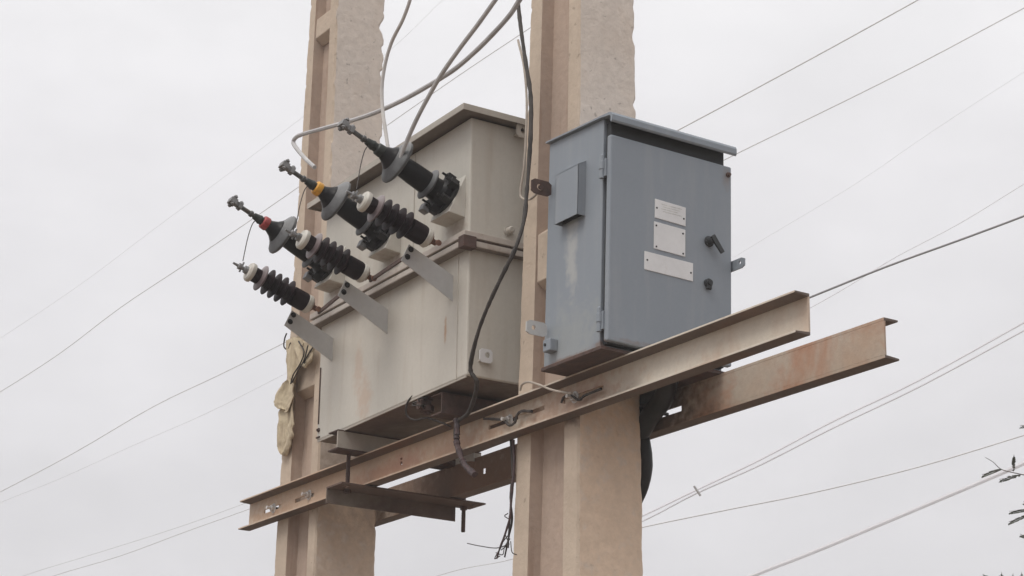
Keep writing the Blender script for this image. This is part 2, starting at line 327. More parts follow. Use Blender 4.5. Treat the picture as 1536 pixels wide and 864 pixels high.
# ------------------------------------------------------------------ the two poles
def make_pole(name, label, xo, xr, xi, xc, yb, ribs, zt, seed, wear=1.0):
    """xo/xr/xi/xc: functions of z for outer edge, recess left, recess right, corner; yb: depth"""
    root = thing(name, label, 'concrete pole', ((xo(-3.3) + xc(-3.3)) / 2, yb(-3.3) / 2, -3.3))
    D = 0.045; dz = 0.012; z0 = -3.3
    N_ = int((zt - z0) / dz)
    rg = random.Random(seed)
    def chip(z, k, big):
        s_ = noise.noise(Vector((z * 7, k * 9.1, seed))) * 0.5 + noise.noise(Vector((z * 22, k * 5.3, seed))) * 0.35 + noise.noise(Vector((z * 60, k * 3.3, seed))) * 0.2
        up_ = (1.0 if z > .9 else .45) * wear
        c_ = (max(0, noise.noise(Vector((z * 8, k * 7.7, seed + 3))) - 0.26) * 0.065 + max(0, noise.noise(Vector((z * 26, k * 3.9, seed + 8))) - 0.20) * 0.035) * up_
        return s_ * big - c_ * (1 if big > .002 else 0)
    bm = NB(); rows = []
    for i in range(N_ + 1):
        z = z0 + i * dz
        a, b, c, d, y = xo(z), xr(z), xi(z), xc(z), yb(z)
        e1, e2, e3, e4 = chip(z, 1, .0065), chip(z, 2, .0012), chip(z, 3, .0035), chip(z, 4, .0065)
        f1 = chip(z, 5, .004)
        pts = [(a - e1, 0.006 + abs(f1)), (a + 0.008 - e1, 0), (b + e2, 0), (b + 0.010 + e2, D), (c + e2, D), (c + e2, 0), (d - 0.008 - e3 * .5, 0), (d, 0.008 + e3 * .5),
               (d, y * .33), (d, y * .66), (d, y - 0.01 + e4), (d - 0.01, y + e4), (c + e2, y), (c + e2, y - D), (b + e2, y - D), (b + e2, y), (a + 0.01 - e1, y + e4 * .5), (a - e1, y - 0.01)]
        rows.append([bm.verts.new((x, yy, z)) for x, yy in pts])
    m = len(rows[0])
    for A, B in zip(rows, rows[1:]):
        for i in range(m): bm.faces.new((A[i], B[i], B[(i + 1) % m], A[(i + 1) % m]))
    bm.faces.new(rows[0]); bm.faces.new(rows[-1][::-1])
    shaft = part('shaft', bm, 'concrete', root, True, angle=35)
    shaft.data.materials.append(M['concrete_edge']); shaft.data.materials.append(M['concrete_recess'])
    for p in shaft.data.polygons:          # fair-faced strips and the recess get their own, darker tones
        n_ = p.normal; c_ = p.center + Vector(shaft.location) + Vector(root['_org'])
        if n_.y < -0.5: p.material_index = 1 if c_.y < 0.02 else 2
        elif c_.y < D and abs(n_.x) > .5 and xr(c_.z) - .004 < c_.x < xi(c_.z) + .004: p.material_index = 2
    for (ra, rb) in ribs:                  # cross ribs that close the recess
        bm = NB(); zc = (ra + rb) / 2; x0, x1 = xr(zc) + .0035, xi(zc) - .0012
        hexa(bm, [(x0, .004, ra + .0), (x1, .004, ra + .0), (x1, D - .002, ra - .03), (x0, D - .002, ra - .03)],
                 [(x0, .004, rb), (x1, .004, rb), (x1, D - .002, rb + .03), (x0, D - .002, rb + .03)])
        part('cross_rib', bm, 'concrete_edge', root, bevel=.004)
    return root
def lin(z1, x1, z2, x2): return lambda z: x1 + (x2 - x1) * (z - z1) / (z2 - z1)
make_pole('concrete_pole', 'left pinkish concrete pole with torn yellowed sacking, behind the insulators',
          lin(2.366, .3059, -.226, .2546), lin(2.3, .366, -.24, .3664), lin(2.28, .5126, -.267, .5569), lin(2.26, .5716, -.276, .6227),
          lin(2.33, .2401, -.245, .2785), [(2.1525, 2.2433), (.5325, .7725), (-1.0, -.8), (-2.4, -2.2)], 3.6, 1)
make_pole('concrete_pole', 'right concrete pole rising behind the blue-grey cabinet',
          lin(1.641, 2.1388, -.474, 2.0869), lin(1.608, 2.2209, -.4875, 2.1877), lin(1.539, 2.3957, -.516, 2.3991), lin(1.515, 2.4569, -.528, 2.4863),
          lin(1.583, .2453, -.499, .2639), [(.5354, .7088), (2.1, 2.27), (-1.02, -.84), (-2.4, -2.2)], 3.4, 2, .5)

# ------------------------------------------------------------------ beams
def flange(bm, x0, x1, yroot, ytip, z, up):
    """tapered flange of a rolled channel: outer face at z, inner face slopes"""
    s_ = -1 if up else 1; a, b = .0105, .0065
    pts = [(yroot, z), (ytip, z), (ytip, z + s_ * b), (yroot, z + s_ * a)]
    return hexa(bm, [(x0, y, zz) for y, zz in pts], [(x1, y, zz) for y, zz in pts])
front = thing('steel_channel_beam', 'front rust-streaked steel channel beam under the cabinet, its open side to the camera', 'steel beam', (1.822, 0, 0))
HN = [(.145, .305, .052, .068), (.43, .60, .050, .066), (1.302, 1.318, .050, .063), (1.302, 1.316, .068, .078), (1.93, 2.285, .062, .078), (2.40, 2.632, .058, .075), (.05, .06, .05, .06)]
part('web', sheet(NB(), (0, 3.6448), (.0105, .1145), -.006, 0, HN[:6]), 'beam', front, bevel=0)
part('top_flange', flange(NB(), 0, 3.6448, 0, -.055, .125, True), 'flange_shaded', front, bevel=.0015)
part('bottom_flange', flange(NB(), 0, 3.6448, 0, -.055, 0, False), 'flange_shaded', front, bevel=.0015)
rear = thing('steel_channel_beam', 'rear rusty steel channel beam, open side away, its end furthest right', 'steel beam', (1.8, .324, 0))
HR = [(1.355, 1.378, .050, .073), (2.4968, 2.612, .042, .062), (.2, .42, .05, .066), (2.05, 2.2, .05, .066)]
part('web', sheet(NB(), (0, 3.5984), (.0105, .1145), .324, .330, HR), 'beam_rusty', rear)
part('top_flange', flange(NB(), 0, 3.5984, .324, .3804, .125, True), 'flange_shaded', rear, bevel=.0015)
part('bottom_flange', flange(NB(), 0, 3.5984, .324, .3804, 0, False), 'flange_shaded', rear, bevel=.0015)
for x, z, m_ in ((.235, .060, 'bolt'), (.558, .062, 'bolt'), (2.068, .070, 'bolt'), (2.468, .067, 'bolt')):
    bm = NB(); hexbolt(bm, (x, -.006, z), (0, -1, 0), .014, .011, .02); part('through_bolt', bm, m_, front, True)
    bm = NB(); rod(bm, (x, .001, z), (x, .345, z), .007); hexbolt(bm, (x, .332, z), (0, 1, 0), .013, .01, .03); part('bolt_shank', bm, 'dark_bolt', front, True)

for fl_, mt_ in ((front, 'beam'), (rear, 'beam_rusty')):     # faces turned front or up get lighter steel: lit edges painted in
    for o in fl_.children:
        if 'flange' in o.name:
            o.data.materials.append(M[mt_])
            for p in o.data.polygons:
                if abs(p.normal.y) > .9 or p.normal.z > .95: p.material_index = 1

# tie angle under the beams with its two threaded rods
tie = thing('tie_angle', 'dark steel angle clamped under both beams at the left pole', 'steel angle', (1.07, .16, 0))
bm = NB(); sheet_holes = [(1.045, 1.06, .40, .42), (1.09, 1.108, .43, .447), (1.075, 1.10, -.13, -.11)]
xs = NB()
sheet(xs, (1.013, 1.135), (-.162, .478), -.0045, -.0105, [(h[0], h[1], h[2], h[3]) for h in sheet_holes])
for v in xs.verts: v.co = Vector((v.co.x, v.co.z, v.co.y))
part('flat_leg', xs, 'tie_shaded', tie)
bm = NB(); box(bm, 1.006, 1.0125, -.16, .414, -.066, -.0045); part('upright_leg', bm, 'tank_under', tie, bevel=.001)  # leg takes the dark tone that paints underside shade
for (x, y, zt_, zb_) in ((1.045, -.09, .128, -.02), (1.048, .43, .14, -.112)):
    bm = NB(); rod(bm, (x, y, zb_), (x, y, zt_), .0078, 12)
    for q in range(12): lathe(bm, (x, y, zb_ + .004 + q * .006), (0, 0, 1), [(0, .0078), (.002, .0092), (.004, .0078)], 12, False)
    lathe(bm, (x, y, -.024), (0, 0, 1), [(0, .014), (.013, .014)], 6); part('threaded_rod', bm, 'dark_rust', tie, True)

def seat_channel(x, label, rusty, mt_, ys=-.172):
    t = thing('support_channel', label, 'steel channel', (x, .16, .127))
    bm = NB(); box(bm, x - .006, x, ys, .47, .133, .198); part('web', bm, mt_, t)
    bm = NB(); box(bm, x - .075, x + .001, ys - .002, .47, .1265, .133); part('bottom_flange', bm, rusty, t, bevel=.001)
    bm = NB(); box(bm, x - .075, x + .001, ys - .002, .47, .198, .2028); part('top_flange', bm, rusty, t, bevel=.001)
    bm = NB(); lathe(bm, (x - .04, -.09, .133), (0, 0, 1), [(0, .013), (.012, .013)], 6); part('nut', bm, 'dark_rust', t)
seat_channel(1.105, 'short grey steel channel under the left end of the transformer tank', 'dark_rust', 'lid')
seat_channel(1.82, 'short steel channel coloured dark for the shade under the right half of the transformer tank', 'dark_rust', 'dark_rust', -.135)  # dark material paints the shade, so the channel blends into it
bm = NB(); hexa(bm, [(1.23, 0.318, 0.1632), (1.3047, 0.318, 0.1492), (1.3067, 0.318, 0.1095), (1.2321, 0.318, 0.1232)], [(p[0], p[1] - .006, p[2]) for p in ((1.23, 0.318, 0.1632), (1.3047, 0.318, 0.1492), (1.3067, 0.318, 0.1095), (1.2321, 0.318, 0.1232))])
part('clip_plate', bm, 'galv', rear)
bm = NB(); c = Vector((1.1257, 0.3, 0.1321)); box(bm, c.x - .03, c.x + .03, c.y - .02, c.y + .024, c.z - .014, c.z + .014); rod(bm, (c.x, c.y, c.z), (c.x + .05, c.y, c.z + .004), .008)
part('clip_nut', bm, 'dark_rust', rear, bevel=.003)

# ------------------------------------------------------------------ transformer
T = thing('transformer', 'pale grey pole-mounted transformer with three black bushings between the two poles', 'transformer', (1.44, .16, .205), K)
X0, X1, Y0, Y1 = .8791, 2.0043, -.148, .47
bm = NB(); box(bm, X0, X1, Y0, Y1, .205, .676); tank = part('lower_tank', bm, 'tank', T, bevel=.006)
bm = NB(); box(bm, X0 + .006, X1 - .006, Y0 + .006, Y1 - .006, .2030, .2052); part('tank_bottom', bm, 'tank_under', T)  # thin plate carrying the painted shade of the tank bottom
for (a, b, c, d) in ((X0 + .006, X1 - .006, Y0 + .001, Y0 + .006),): 
    bm = NB(); box(bm, a, b, c, d, .199, .2052); part('bottom_lip', bm, 'lid', T)
bm = NB(); box(bm, X0 + .002, X1 - .002, Y0 + .002, Y1 - .002, .727, 1.178); up = part('upper_tank', bm, 'tank', T, bevel=.006)
RP = .036
bm = NB(); box(bm, X0 - RP, X1 + .028, Y0 - RP, Y1 + RP, .673, .694); part('rim_flange', bm, 'rim', T, bevel=.002)
bm = NB(); box(bm, X0 - RP + .012, X1 + .018, Y0 - RP + .012, Y1 + RP - .012, .694, .704); part('rim_gasket', bm, 'gasket', T)
bm = NB(); box(bm, X0 - RP, X1 + .028, Y0 - RP, Y1 + RP, .704, .727); part('rim_flange', bm, 'rim', T, bevel=.002)
bm = NB(); box(bm, X0 - RP + .003, X1 + .025, Y0 - RP + .003, Y1 + RP - .003, .6705, .6732); part('rim_underside', bm, 'lid_under', T)  # thin dark sheet painting the shade under the rim
bm = NB(); box(bm, X1 - .004, X1 + .034, Y0 - RP - .006, Y0 + .012, .664, .708); part('corner_clamp', bm, 'dark_rust', T, bevel=.002)
# lid: a plate with a turned-down edge, like a shallow tray upside down
LX0, LX1, LY0, LY1 = .8276, 2.0519, -.2087, .53
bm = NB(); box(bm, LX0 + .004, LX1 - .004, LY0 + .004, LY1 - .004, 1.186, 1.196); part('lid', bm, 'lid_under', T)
bm = NB()
for (a, b, c, d) in ((LX0, LX1, LY0, LY0 + .0035), (LX0, LX1, LY1 - .0035, LY1)): box(bm, a, b, c, d, 1.178, 1.201)
for (a, b) in ((LX0, LX0 + .0035), (LX1 - .0035, LX1)): box(bm, a, b, LY0 + .0035, LY1 - .0035, 1.178, 1.201)
part('lid_edge', bm, 'lid', T)
# turrets and bushings
AX = Vector((0, -.92, .39)).normalized(); UPV = Vector((0, .39, .92)).normalized()
def bushing(x, tape):
    bm = NB()
    a = [(x - .066, Y0 + .004, .800), (x - .066, -.215, .808), (x - .066, Y0 + .004, .968)]
    b = [(x + .066, y, z) for _, y, z in a]
    hexa(bm, a, b); part('turret', bm, 'tank', T, bevel=.003)
    o = Vector((x, -.183, .888)) - AX * .0
    bm = NB(); lathe(bm, o, AX, [(-.004, .068), (.006, .068), (.008, .064)], 28)
    bu = part('bushing', bm, 'dark_bolt', T, True)
    bm = NB(); lathe(bm, o, AX, [(.006, .050), (.016, .056), (.034, .056), (.042, .050), (.048, .044), (.066, .042), (.070, .043), (.16, .0405), (.205, .038), (.222, .036)], 32)
    part('porcelain_body', bm, 'glaze', bu, True)
    bm = NB()      # claws that hold the flange, each with its stud
    for k in range(6):
        a_ = 2 * math.pi * (k + .35) / 6; d1 = Vector((1, 0, 0)) * math.cos(a_) + UPV * math.sin(a_); d2 = d1.cross(AX)
        c0 = o + d1 * .064 + AX * .008
        loop = [c0 + d1 * i * .019 + d2 * j * .015 for i, j in ((-1.2, -1), (1, -.8), (1, .8), (-1.2, 1))]
        hexa(bm, loop, [p + AX * .032 for p in loop])
        rod(bm, c0 + d1 * .006, c0 + d1 * .006 + AX * .052, .0045, 8)
        lathe(bm, c0 + d1 * .006 + AX * .026, AX, [(0, .009), (.010, .009)], 6)
    part('flange_claws', bm, 'dark_bolt', bu)
    bm = NB(); c0 = o - UPV * .075 + AX * .035 - Vector((.028, 0, 0)); loop = [c0 + Vector((1, 0, 0)) * i * .016 + UPV * j * .016 for i, j in ((-1, -1), (1, -1), (1, 1), (-1, 1))]
    hexa(bm, loop, [p + AX * .03 for p in loop]); part('clamp_block', bm, 'clamp', bu, bevel=.003)
    bm = NB(); lathe(bm, o, AX, [(.076, .043), (.082, .058), (.086, .062), (.090, .060), (.098, .043)], 32); part('lower_skirt', bm, 'skirt', bu, True)
    bm = NB(); lathe(bm, o, AX, [(.208, .040), (.217, .076), (.223, .085), (.230, .086), (.237, .080), (.246, .062), (.256, .048), (.262, .038)], 36, wob=.012)
    part('skirt', bm, 'skirt', bu, True)
    bm = NB(); lathe(bm, o, AX, [(.250, .0500), (.256, .0485), (.262, .043), (.272, .034), (.282, .029), (.294, .0235), (.298, .019)], 32); part('neck', bm, 'glaze', bu, True)
    bm = NB(); lathe(bm, o, AX, [(.290, .021), (.296, .024), (.318, .0225), (.322, .017), (.330, .0165), (.338, .019), (.346, .016), (.366, .0125)], 20); part('collar', bm, 'collar', bu, True)
    if tape:
        bm = NB(); lathe(bm, o, AX, [(.300, .0255), (.304, .0275), (.322, .0265), (.326, .0235)], 20); part('tape', bm, tape, bu, True, label=('yellow' if tape == 'yellow' else 'red') + ' phase tape round the neck')
    bm = NB(); lathe(bm, o, AX, [(.360, .009), (.372, .009), (.374, .013), (.384, .013), (.386, .009), (.43, .0085), (.47, .0085)], 14); part('stem', bm, 'stem', bu, True)
    bm = NB(); c0 = o + AX * .425
    X_ = Vector((1, 0, 0))
    def blk(c, a, b, l, t=.0):
        loop = [c + X_ * i * a + UPV * j * b for i, j in ((-1, -1), (1, -1), (1, 1), (-1, 1))]
        hexa(bm, loop, [p + AX * l for p in loop])
    blk(c0, .013, .013, .016); blk(c0 + AX * .016, .0095, .010, .012); blk(c0 + AX * .028, .019, .011, .028)
    for s_ in (-1, 1):
        rod(bm, c0 + AX * .042 + X_ * .013 * s_ - UPV * .022, c0 + AX * .042 + X_ * .013 * s_ + UPV * .026, .004, 8)
        lathe(bm, c0 + AX * .042 + X_ * .013 * s_ + UPV * .014, UPV, [(0, .009), (.007, .009)], 6)
        lathe(bm, c0 + AX * .042 + X_ * .013 * s_ - UPV * .012, -UPV, [(0, .009), (.006, .009)], 6)
    rod(bm, c0 + AX * .008 - UPV * .02, c0 + AX * .008 + UPV * .024, .004, 8); lathe(bm, c0 + AX * .008 + UPV * .013, UPV, [(0, .009), (.007, .009)], 6)
    part('terminal_clamp', bm, 'clamp', bu, bevel=.0015)
    # arcing wire hanging from the neck to the arrester below
    return o
BX = (1.905, 1.440, .995)
bo = [bushing(BX[0], None), bushing(BX[1], 'yellow'), bushing(BX[2], 'red')]
# brackets for the arresters
ARMX = (1.9015, 1.4270, .9870)
for x in ARMX:
    bm = NB(); t_ = .0035
    prof = [(Y0 + .001, .502), (Y0 + .001, .598), (-.333, .680), (-.362, .614)]
    hexa(bm, [(x, y, z) for y, z in prof], [(x - t_, y, z) for y, z in prof]); b_ = part('arm_plate', bm, 'galv', T)
    for (y, z) in ((-.325, .662), (-.338, .632)):
        bm = NB(); hexbolt(bm, (x, y, z), (1, 0, 0), .0072, .005, .006); part('bolt', bm, 'dark_bolt', b_)
for a, b in (((1.052, -.250, .668), (1.424, -.348, .622)), ((1.495, -.266, .6714), (1.8985, -.350, .627)), ((.985, -.34, .64), (.90, -.30, .66))):
    bm = NB(); a, b = Vector(a), Vector(b)
    if a.x < 1: continue
    d1 = Vector((0, .0, .0065)); d2 = Vector((0, .004, 0)); loop = [-d1 - d2, d1 - d2, d1 + d2, -d1 + d2]
    hexa(bm, [a + q for q in loop], [b + q for q in loop]); part('cross_bar', bm, 'dark_rust', T)

# lugs, plugs and small fittings on the tank
bm = NB(); lug(bm, (X1 + .012, -.077, .283), (0, 1, 0), (0, 0, 1), .026, .025, .005, .0105, (.006, .004)); part('lifting_lug', bm, 'plate', T)
bm = NB(); hexa(bm, [(X1 - .001, -.052, .262), (X1 - .001, -.101, .262), (X1 - .001, -.101, .268), (X1 - .001, -.052, .268)], [(X1 + .0095, -.053, .262), (X1 + .0095, -.100, .262), (X1 + .0095, -.100, .268), (X1 + .0095, -.053, .268)]); part('lug_foot', bm, 'rim', T)
bm = NB(); lug(bm, (X1 + .034, .052, 1.158), (0, 1, 0), (0, 0, 1), .027, .028, .006, .010, (0, .0)); part('lifting_lug', bm, 'lid', T)
bm = NB(); hexa(bm, [(X1 - .002, .036, 1.146), (X1 - .002, .080, 1.146), (X1 + .026, .080, 1.140), (X1 + .026, .036, 1.140)], [(X1 - .002, .036, 1.152), (X1 - .002, .080, 1.152), (X1 + .026, .080, 1.146), (X1 + .026, .036, 1.146)]); part('lug_foot', bm, 'lid', T)
bm = NB(); lathe(bm, (X1 - .001, .016, .770), (1, 0, 0), [(0, .018), (.006, .018), (.006, .013), (.026, .013), (.030, .009)], 16); part('drain_plug', bm, 'lid', T, True)
bm = NB(); box(bm, X0 + .012, X0 + .0165, Y0 - .004, Y0 + .002, .27, .50); part('edge_seam', bm, 'dark_rust', T)
bm = NB(); lathe(bm, (X0 + .018, Y0 + .002, .245), (0, -1, 0), [(0, .009), (.006, .009), (.006, .005), (.012, .005)], 12); box(bm, X0 + .004, X0 + .03, Y0 - .006, Y0 + .002, .214, .219); part('earth_stud', bm, 'dark_rust', T)
bm = NB(); box(bm, 1.935, 1.939, Y0 - .0035, Y0 + .002, .206, .665); part('weld_seam', bm, 'tank', T)
bm = NB(); box(bm, 1.60, 1.603, Y0 - .002, Y0 + .002, .730, 1.17); part('weld_seam', bm, 'tank', T)
# drain valve under the front edge
bm = NB(); c = Vector((1.68, -.115, .19)); lathe(bm, (c.x, c.y, .206), (0, 0, -1), [(0, .022), (.012, .022), (.012, .015), (.034, .015), (.036, .026), (.056, .026), (.058, .012), (.066, .012)], 14)
lathe(bm, (c.x, c.y, .175), (0, -1, 0), [(0, .014), (.024, .014), (.024, .021), (.036, .021)], 12); v_ = part('drain_valve', bm, 'dark_rust', T, True)
bm = NB(); tube(bm, [(1.6885, -0.12, 0.2064), (1.6456, -0.14, 0.2231), (1.5967, -0.15, 0.1977), (1.5765, -0.14, 0.1587), (1.601, -0.12, 0.1363), (1.6529, -0.1, 0.1355), (1.7241, -0.08, 0.1056), (1.7564, -0.06, 0.0869)], .0035); part('sealing_wire', bm, 'cable_dark', v_, True)
bm = NB()
for k in range(5):
    a_ = k * 1.3; tube(bm, [(c.x + .02 * math.cos(a_), c.y - .01, .196 - .006 * k), (c.x + .035 * math.cos(a_ + 1), c.y - .045, .188 - .007 * k), (c.x + .028 * math.cos(a_ + 2.2), c.y - .02, .180 - .006 * k)], .003)
part('wire_wrap', bm, 'cable_dark', v_, True)

# ------------------------------------------------------------------ surge arresters
def arrester(x, label, group='ribbed surge arresters on the bracket arms'):
    AX = Vector((0, -.95, .31)).normalized(); UPV = Vector((0, .31, .95)).normalized()
    o = Vector((x, -.289, .691)); root = thing('surge_arrester', label, 'surge arrester', o, K, group)
    bm = NB(); lathe(bm, o, AX, [(-.034, .0), (-.033, .010), (-.012, .011), (-.012, .02), (-.004, .02), (-.004, .007), (.0, .007)], 14)
    lathe(bm, o - AX * .026 + Vector((.012, 0, 0)), (1, -.3, -.5), [(0, .006), (.035, .006), (.035, .011), (.044, .011)], 8); part('base_bolt', bm, 'rust', root)
    bm = NB(); lathe(bm, o, AX, [(-.004, .030), (.004, .037), (.018, .0365), (.026, .030)], 28); part('bottom_cap', bm, 'white_cap', root, True)
    bm = NB(); pr = [(.020, .0345), (.030, .0375), (.082, .0370), (.086, .0320)]
    for k in range(4):
        s_ = .097 + k * .0305
        pr += [(s_ - .010, .0280), (s_ - .001, .0470), (s_ + .003, .0535), (s_ + .0055, .0525), (s_ + .0095, .0290), (s_ + .016, .0265)]
    pr += [(.212, .0285), (.262, .0300)]
    lathe(bm, o, AX, pr, 36); part('shed_stack', bm, 'sheds', root, True, angle=50)
    bm = NB(); lathe(bm, o, AX, [(.212, .0295), (.219, .047), (.223, .0530), (.227, .0515), (.234, .0300)], 36); part('top_shed', bm, 'first_shed', root, True)
    bm = NB(); lathe(bm, o, AX, [(.260, .028), (.263, .0365), (.268, .0385), (.278, .0380), (.284, .033), (.286, .016)], 30); part('top_cap', bm, 'white_cap', root, True)
    bm = NB(); lathe(bm, o, AX, [(.286, .016), (.300, .015), (.302, .008), (.316, .008), (.318, .013), (.326, .013), (.328, .006), (.350, .004)], 10)
    rod(bm, o + AX * .312 - UPV * .018 - Vector((.006, 0, 0)), o + AX * .312 + UPV * .022 + Vector((.004, 0, 0)), .004, 8); part('terminal', bm, 'clamp', root)
    return o
ar = [arrester(1.962, 'ribbed brown-black surge arrester with white cap, rightmost of the three, just under the untaped bushing'),
      arrester(1.495, 'ribbed brown-black surge arrester with white cap, middle of the three, below the yellow-taped bushing'),
      arrester(1.052, 'ribbed brown-black surge arrester with white cap, lowest and leftmost, seen against the sky')]
for k, lab in ((0, 'thin jumper wire from the untaped bushing down to its arrester'), (1, 'thin jumper wire from the yellow-taped bushing across the left pole'), (2, 'thin jumper wire from the red-taped bushing to the leftmost arrester')):
    a = bo[k] + AX * .352 - UPV * .012; b = ar[k] + AX * .318
    mid = a.lerp(b, .5) + Vector((.004, -.010, 0))
    bm = NB(); tube(bm, [a, a.lerp(mid, .3) + Vector((0, -.006, 0)), mid, b], .0019, 6)
    single('jumper_wire', bm, 'cable_dark', lab, 'wire', K, 'jumper wires between bushings and arresters', smooth=True)

# ------------------------------------------------------------------ control cabinet
CX0, CX1, CY0, CY1, CZ0 = 2.4753, 2.7966, -.1367, .3493, .137
XD = 2.8448
Cb = thing('control_cabinet', 'blue-grey steel control cabinet with three blank plates on its door', 'control cabinet', (2.64, .106, CZ0), CB)
bm = NB(); hexa(bm, [(CX0, CY0, CZ0), (CX1, CY0, CZ0), (CX1, CY1, CZ0), (CX0, CY1, CZ0)], [(CX0, CY0, .930), (CX1, CY0, .916), (CX1, CY1, .916), (CX0, CY1, .930)])
part('body', bm, 'cabinet', Cb, bevel=.003)
bm = NB(); box(bm, CX1 - .001, 2.822, CY0 + .012, CY1 - .012, CZ0 + .012, .900); part('door_gasket', bm, 'cabinet_dark', Cb)
bm = NB(); box(bm, 2.8215, XD, CY0 - .004, CY1 + .004, CZ0 + .014, .8465); door = part('door', bm, 'cabinet', Cb, bevel=.005)
# roof with a rounded drip lip over the door
bm = NB()
prof = [(CX0 - .006, .931), (CX1 + .02, .919), (2.852, .914), (2.860, .907), (2.862, .893), (2.860, .884), (2.855, .882), (2.852, .886), (2.853, .900), (2.848, .907), (2.80, .9125), (CX0 - .006, .9245)]
prof = [(CX0 - .006, .937), (2.845, .9215), (2.857, .917), (2.862, .908), (2.862, .890), (2.858, .884), (2.852, .886), (2.852, .904), (2.846, .910), (2.80, .9155), (2.80, .9165), (CX0 - .006, .9312)]
hexa(bm, [(x, CY0 - .013, z) for x, z in prof], [(x, CY1 + .013, z) for x, z in prof]); part('roof', bm, 'cabinet', Cb, bevel=.0015)
# side vent hood
H = [(2.553, .770), (2.692, .802), (2.692, .611), (2.553, .604)]
bm = NB()
fr = [(2.5672, -0.168, 0.7707), (2.6964, -0.168, 0.7642), (2.702, -0.168, 0.6137), (2.563, -0.168, 0.6136)]
xa, xb = (fr[0][0] + fr[3][0]) / 2, (fr[1][0] + fr[2][0]) / 2; zt_, zb_ = .782, .608
th = .003
def slab(a, b, c, d, n_):
    n_ = Vector(n_).normalized() * th; L_ = [Vector(p) for p in (a, b, c, d)]; hexa(bm, L_, [p + n_ for p in L_])
slab((xa, -.168, zb_), (xb, -.168, zb_), (xb, -.168, zt_), (xa, -.168, zt_), (0, 1, 0))
slab((xb, -.168, zb_), (xb, CY0 + .001, zb_), (xb, CY0 + .001, zt_ + .018), (xb, -.168, zt_), (-1, 0, 0))
slab((xa, -.168, zb_), (xa, CY0 + .001, zb_), (xa, CY0 + .001, zt_ + .018), (xa, -.168, zt_), (1, 0, 0))
slab((xa, -.168, zt_), (xb, -.168, zt_), (xb, CY0 + .001, zt_ + .018), (xa, CY0 + .001, zt_ + .018), (0, 0, -1))
part('vent_hood', bm, 'cabinet', Cb)
bm = NB(); box(bm, xa + .01, xb - .01, CY0 - .0035, CY0 + .001, zb_ + .004, zt_ - .01); part('vent_mesh', bm, 'cabinet_dark', Cb)
for za in (.7375, .2215):     # hinges on the door's left edge
    bm = NB(); yb_ = CY0 - .012; lathe(bm, (2.8085, yb_, za - .036), (0, 0, 1), [(0, .0085), (.030, .0085), (.031, .0105), (.058, .0105), (.060, .0085), (.078, .0085), (.082, .004)], 14)
    box(bm, 2.800, 2.826, yb_ + .002, CY0 + .0, za - .03, za + .03); part('hinge', bm, 'cabinet', Cb, True)
def door_plate(y0, y1, z0, z1, holes, name, tilt=0.0):
    bm = NB(); box(bm, XD - .001, XD + .0025, y0, y1, z0, z1)
    for v in bm.verts: v.co.z += tilt * (v.co.y - (y0 + y1) / 2)
    p = part(name, bm, 'plate', door, bevel=.0008)
    for (y, z) in holes:
        bm = NB(); lathe(bm, (XD + .0022, y, z), (1, 0, 0), [(0, .0035), (.0016, .0030), (.002, 0)], 10); part('rivet', bm, 'dark_bolt', door)
door_plate(.0365, .161, .5955, .6605, [(.0435, .632), (.153, .618)], 'name_plate', -.03)
door_plate(.0340, .160, .4895, .5825, [(.042, .571), (.150, .566), (.043, .499), (.151, .497)], 'name_plate', -.02)
door_plate(-.0030, .192, .4115, .4735, [(.0075, .446), (.183, .438)], 'name_plate', -.01)
for k in range(4):
    bm = NB(); z = .6475 - k * .008; box(bm, XD + .002, XD + .0028, .062 + .006 * (k % 2), .145 - .009 * (k % 3), z, z + .0028); part('worn_print', bm, 'etching', door)
# handle, lock, knob
bm = NB(); lathe(bm, (XD - .001, .258, .562), (1, 0, 0), [(0, .019), (.006, .019), (.007, .013), (.026, .013), (.028, .010)], 18)
a, b = Vector((XD + .022, .252, .575)), Vector((XD + .026, .292, .522))
d_ = (b - a).normalized(); s_ = d_.cross(Vector((1, 0, 0))).normalized()
loop = [a - s_ * .010, a + s_ * .010, b + s_ * .0075, b - s_ * .0075]; hexa(bm, loop, [p + Vector((.009, 0, 0)) for p in loop])
part('handle', bm, 'cabinet_dark', door, bevel=.002)
bm = NB(); lathe(bm, (XD - .001, .252, .416), (1, 0, 0), [(0, .0145), (.012, .0145), (.013, .009), (.020, .009)], 16); hexa(bm, [(XD + .006, .242, .41), (XD + .006, .262, .41), (XD + .006, .262, .393), (XD + .006, .242, .393)], [(XD + .014, .244, .41), (XD + .014, .260, .41), (XD + .014, .260, .396), (XD + .014, .244, .396)]); part('lock', bm, 'cabinet_dark', door)
bm = NB(); lathe(bm, (XD - .001, .338, .815), (1, 0, 0), [(0, .009), (.004, .009), (.005, .006), (.012, .006)], 12); part('latch_knob', bm, 'dark_rust', door)
# fixing ears
bm = NB(); lug(bm, (2.50, -.185, .262), (0, -1, -.0), (0, 0, 1), .040, .024, .005, .008, (.012, 0), .12); part('fixing_ear', bm, 'galv', Cb)
bm = NB(); lug(bm, (2.50, -.182, .755), (0, -1, 0), (0, 0, 1), .040, .026, .005, .012, (.006, .0), .08); lathe(bm, (2.503, -.188, .753), (1, 0, 0), [(0, .009), (.008, .009)], 6); part('fixing_ear', bm, 'dark_rust', Cb, label='rusty dark brown fixing ear')
bm = NB(); lug(bm, (2.855, .364, .500), (1, 0, 0), (0, 0, 1), .045, .018, .005, .006, (.022, .002), .12); part('fixing_ear', bm, 'cabinet', Cb)
bm = NB(); lug(bm, (2.70, .362, .22), (1, 0, 0), (0, 0, 1), .045, .018, .005, .006, (.022, .002), .12); part('fixing_ear', bm, 'cabinet', Cb)
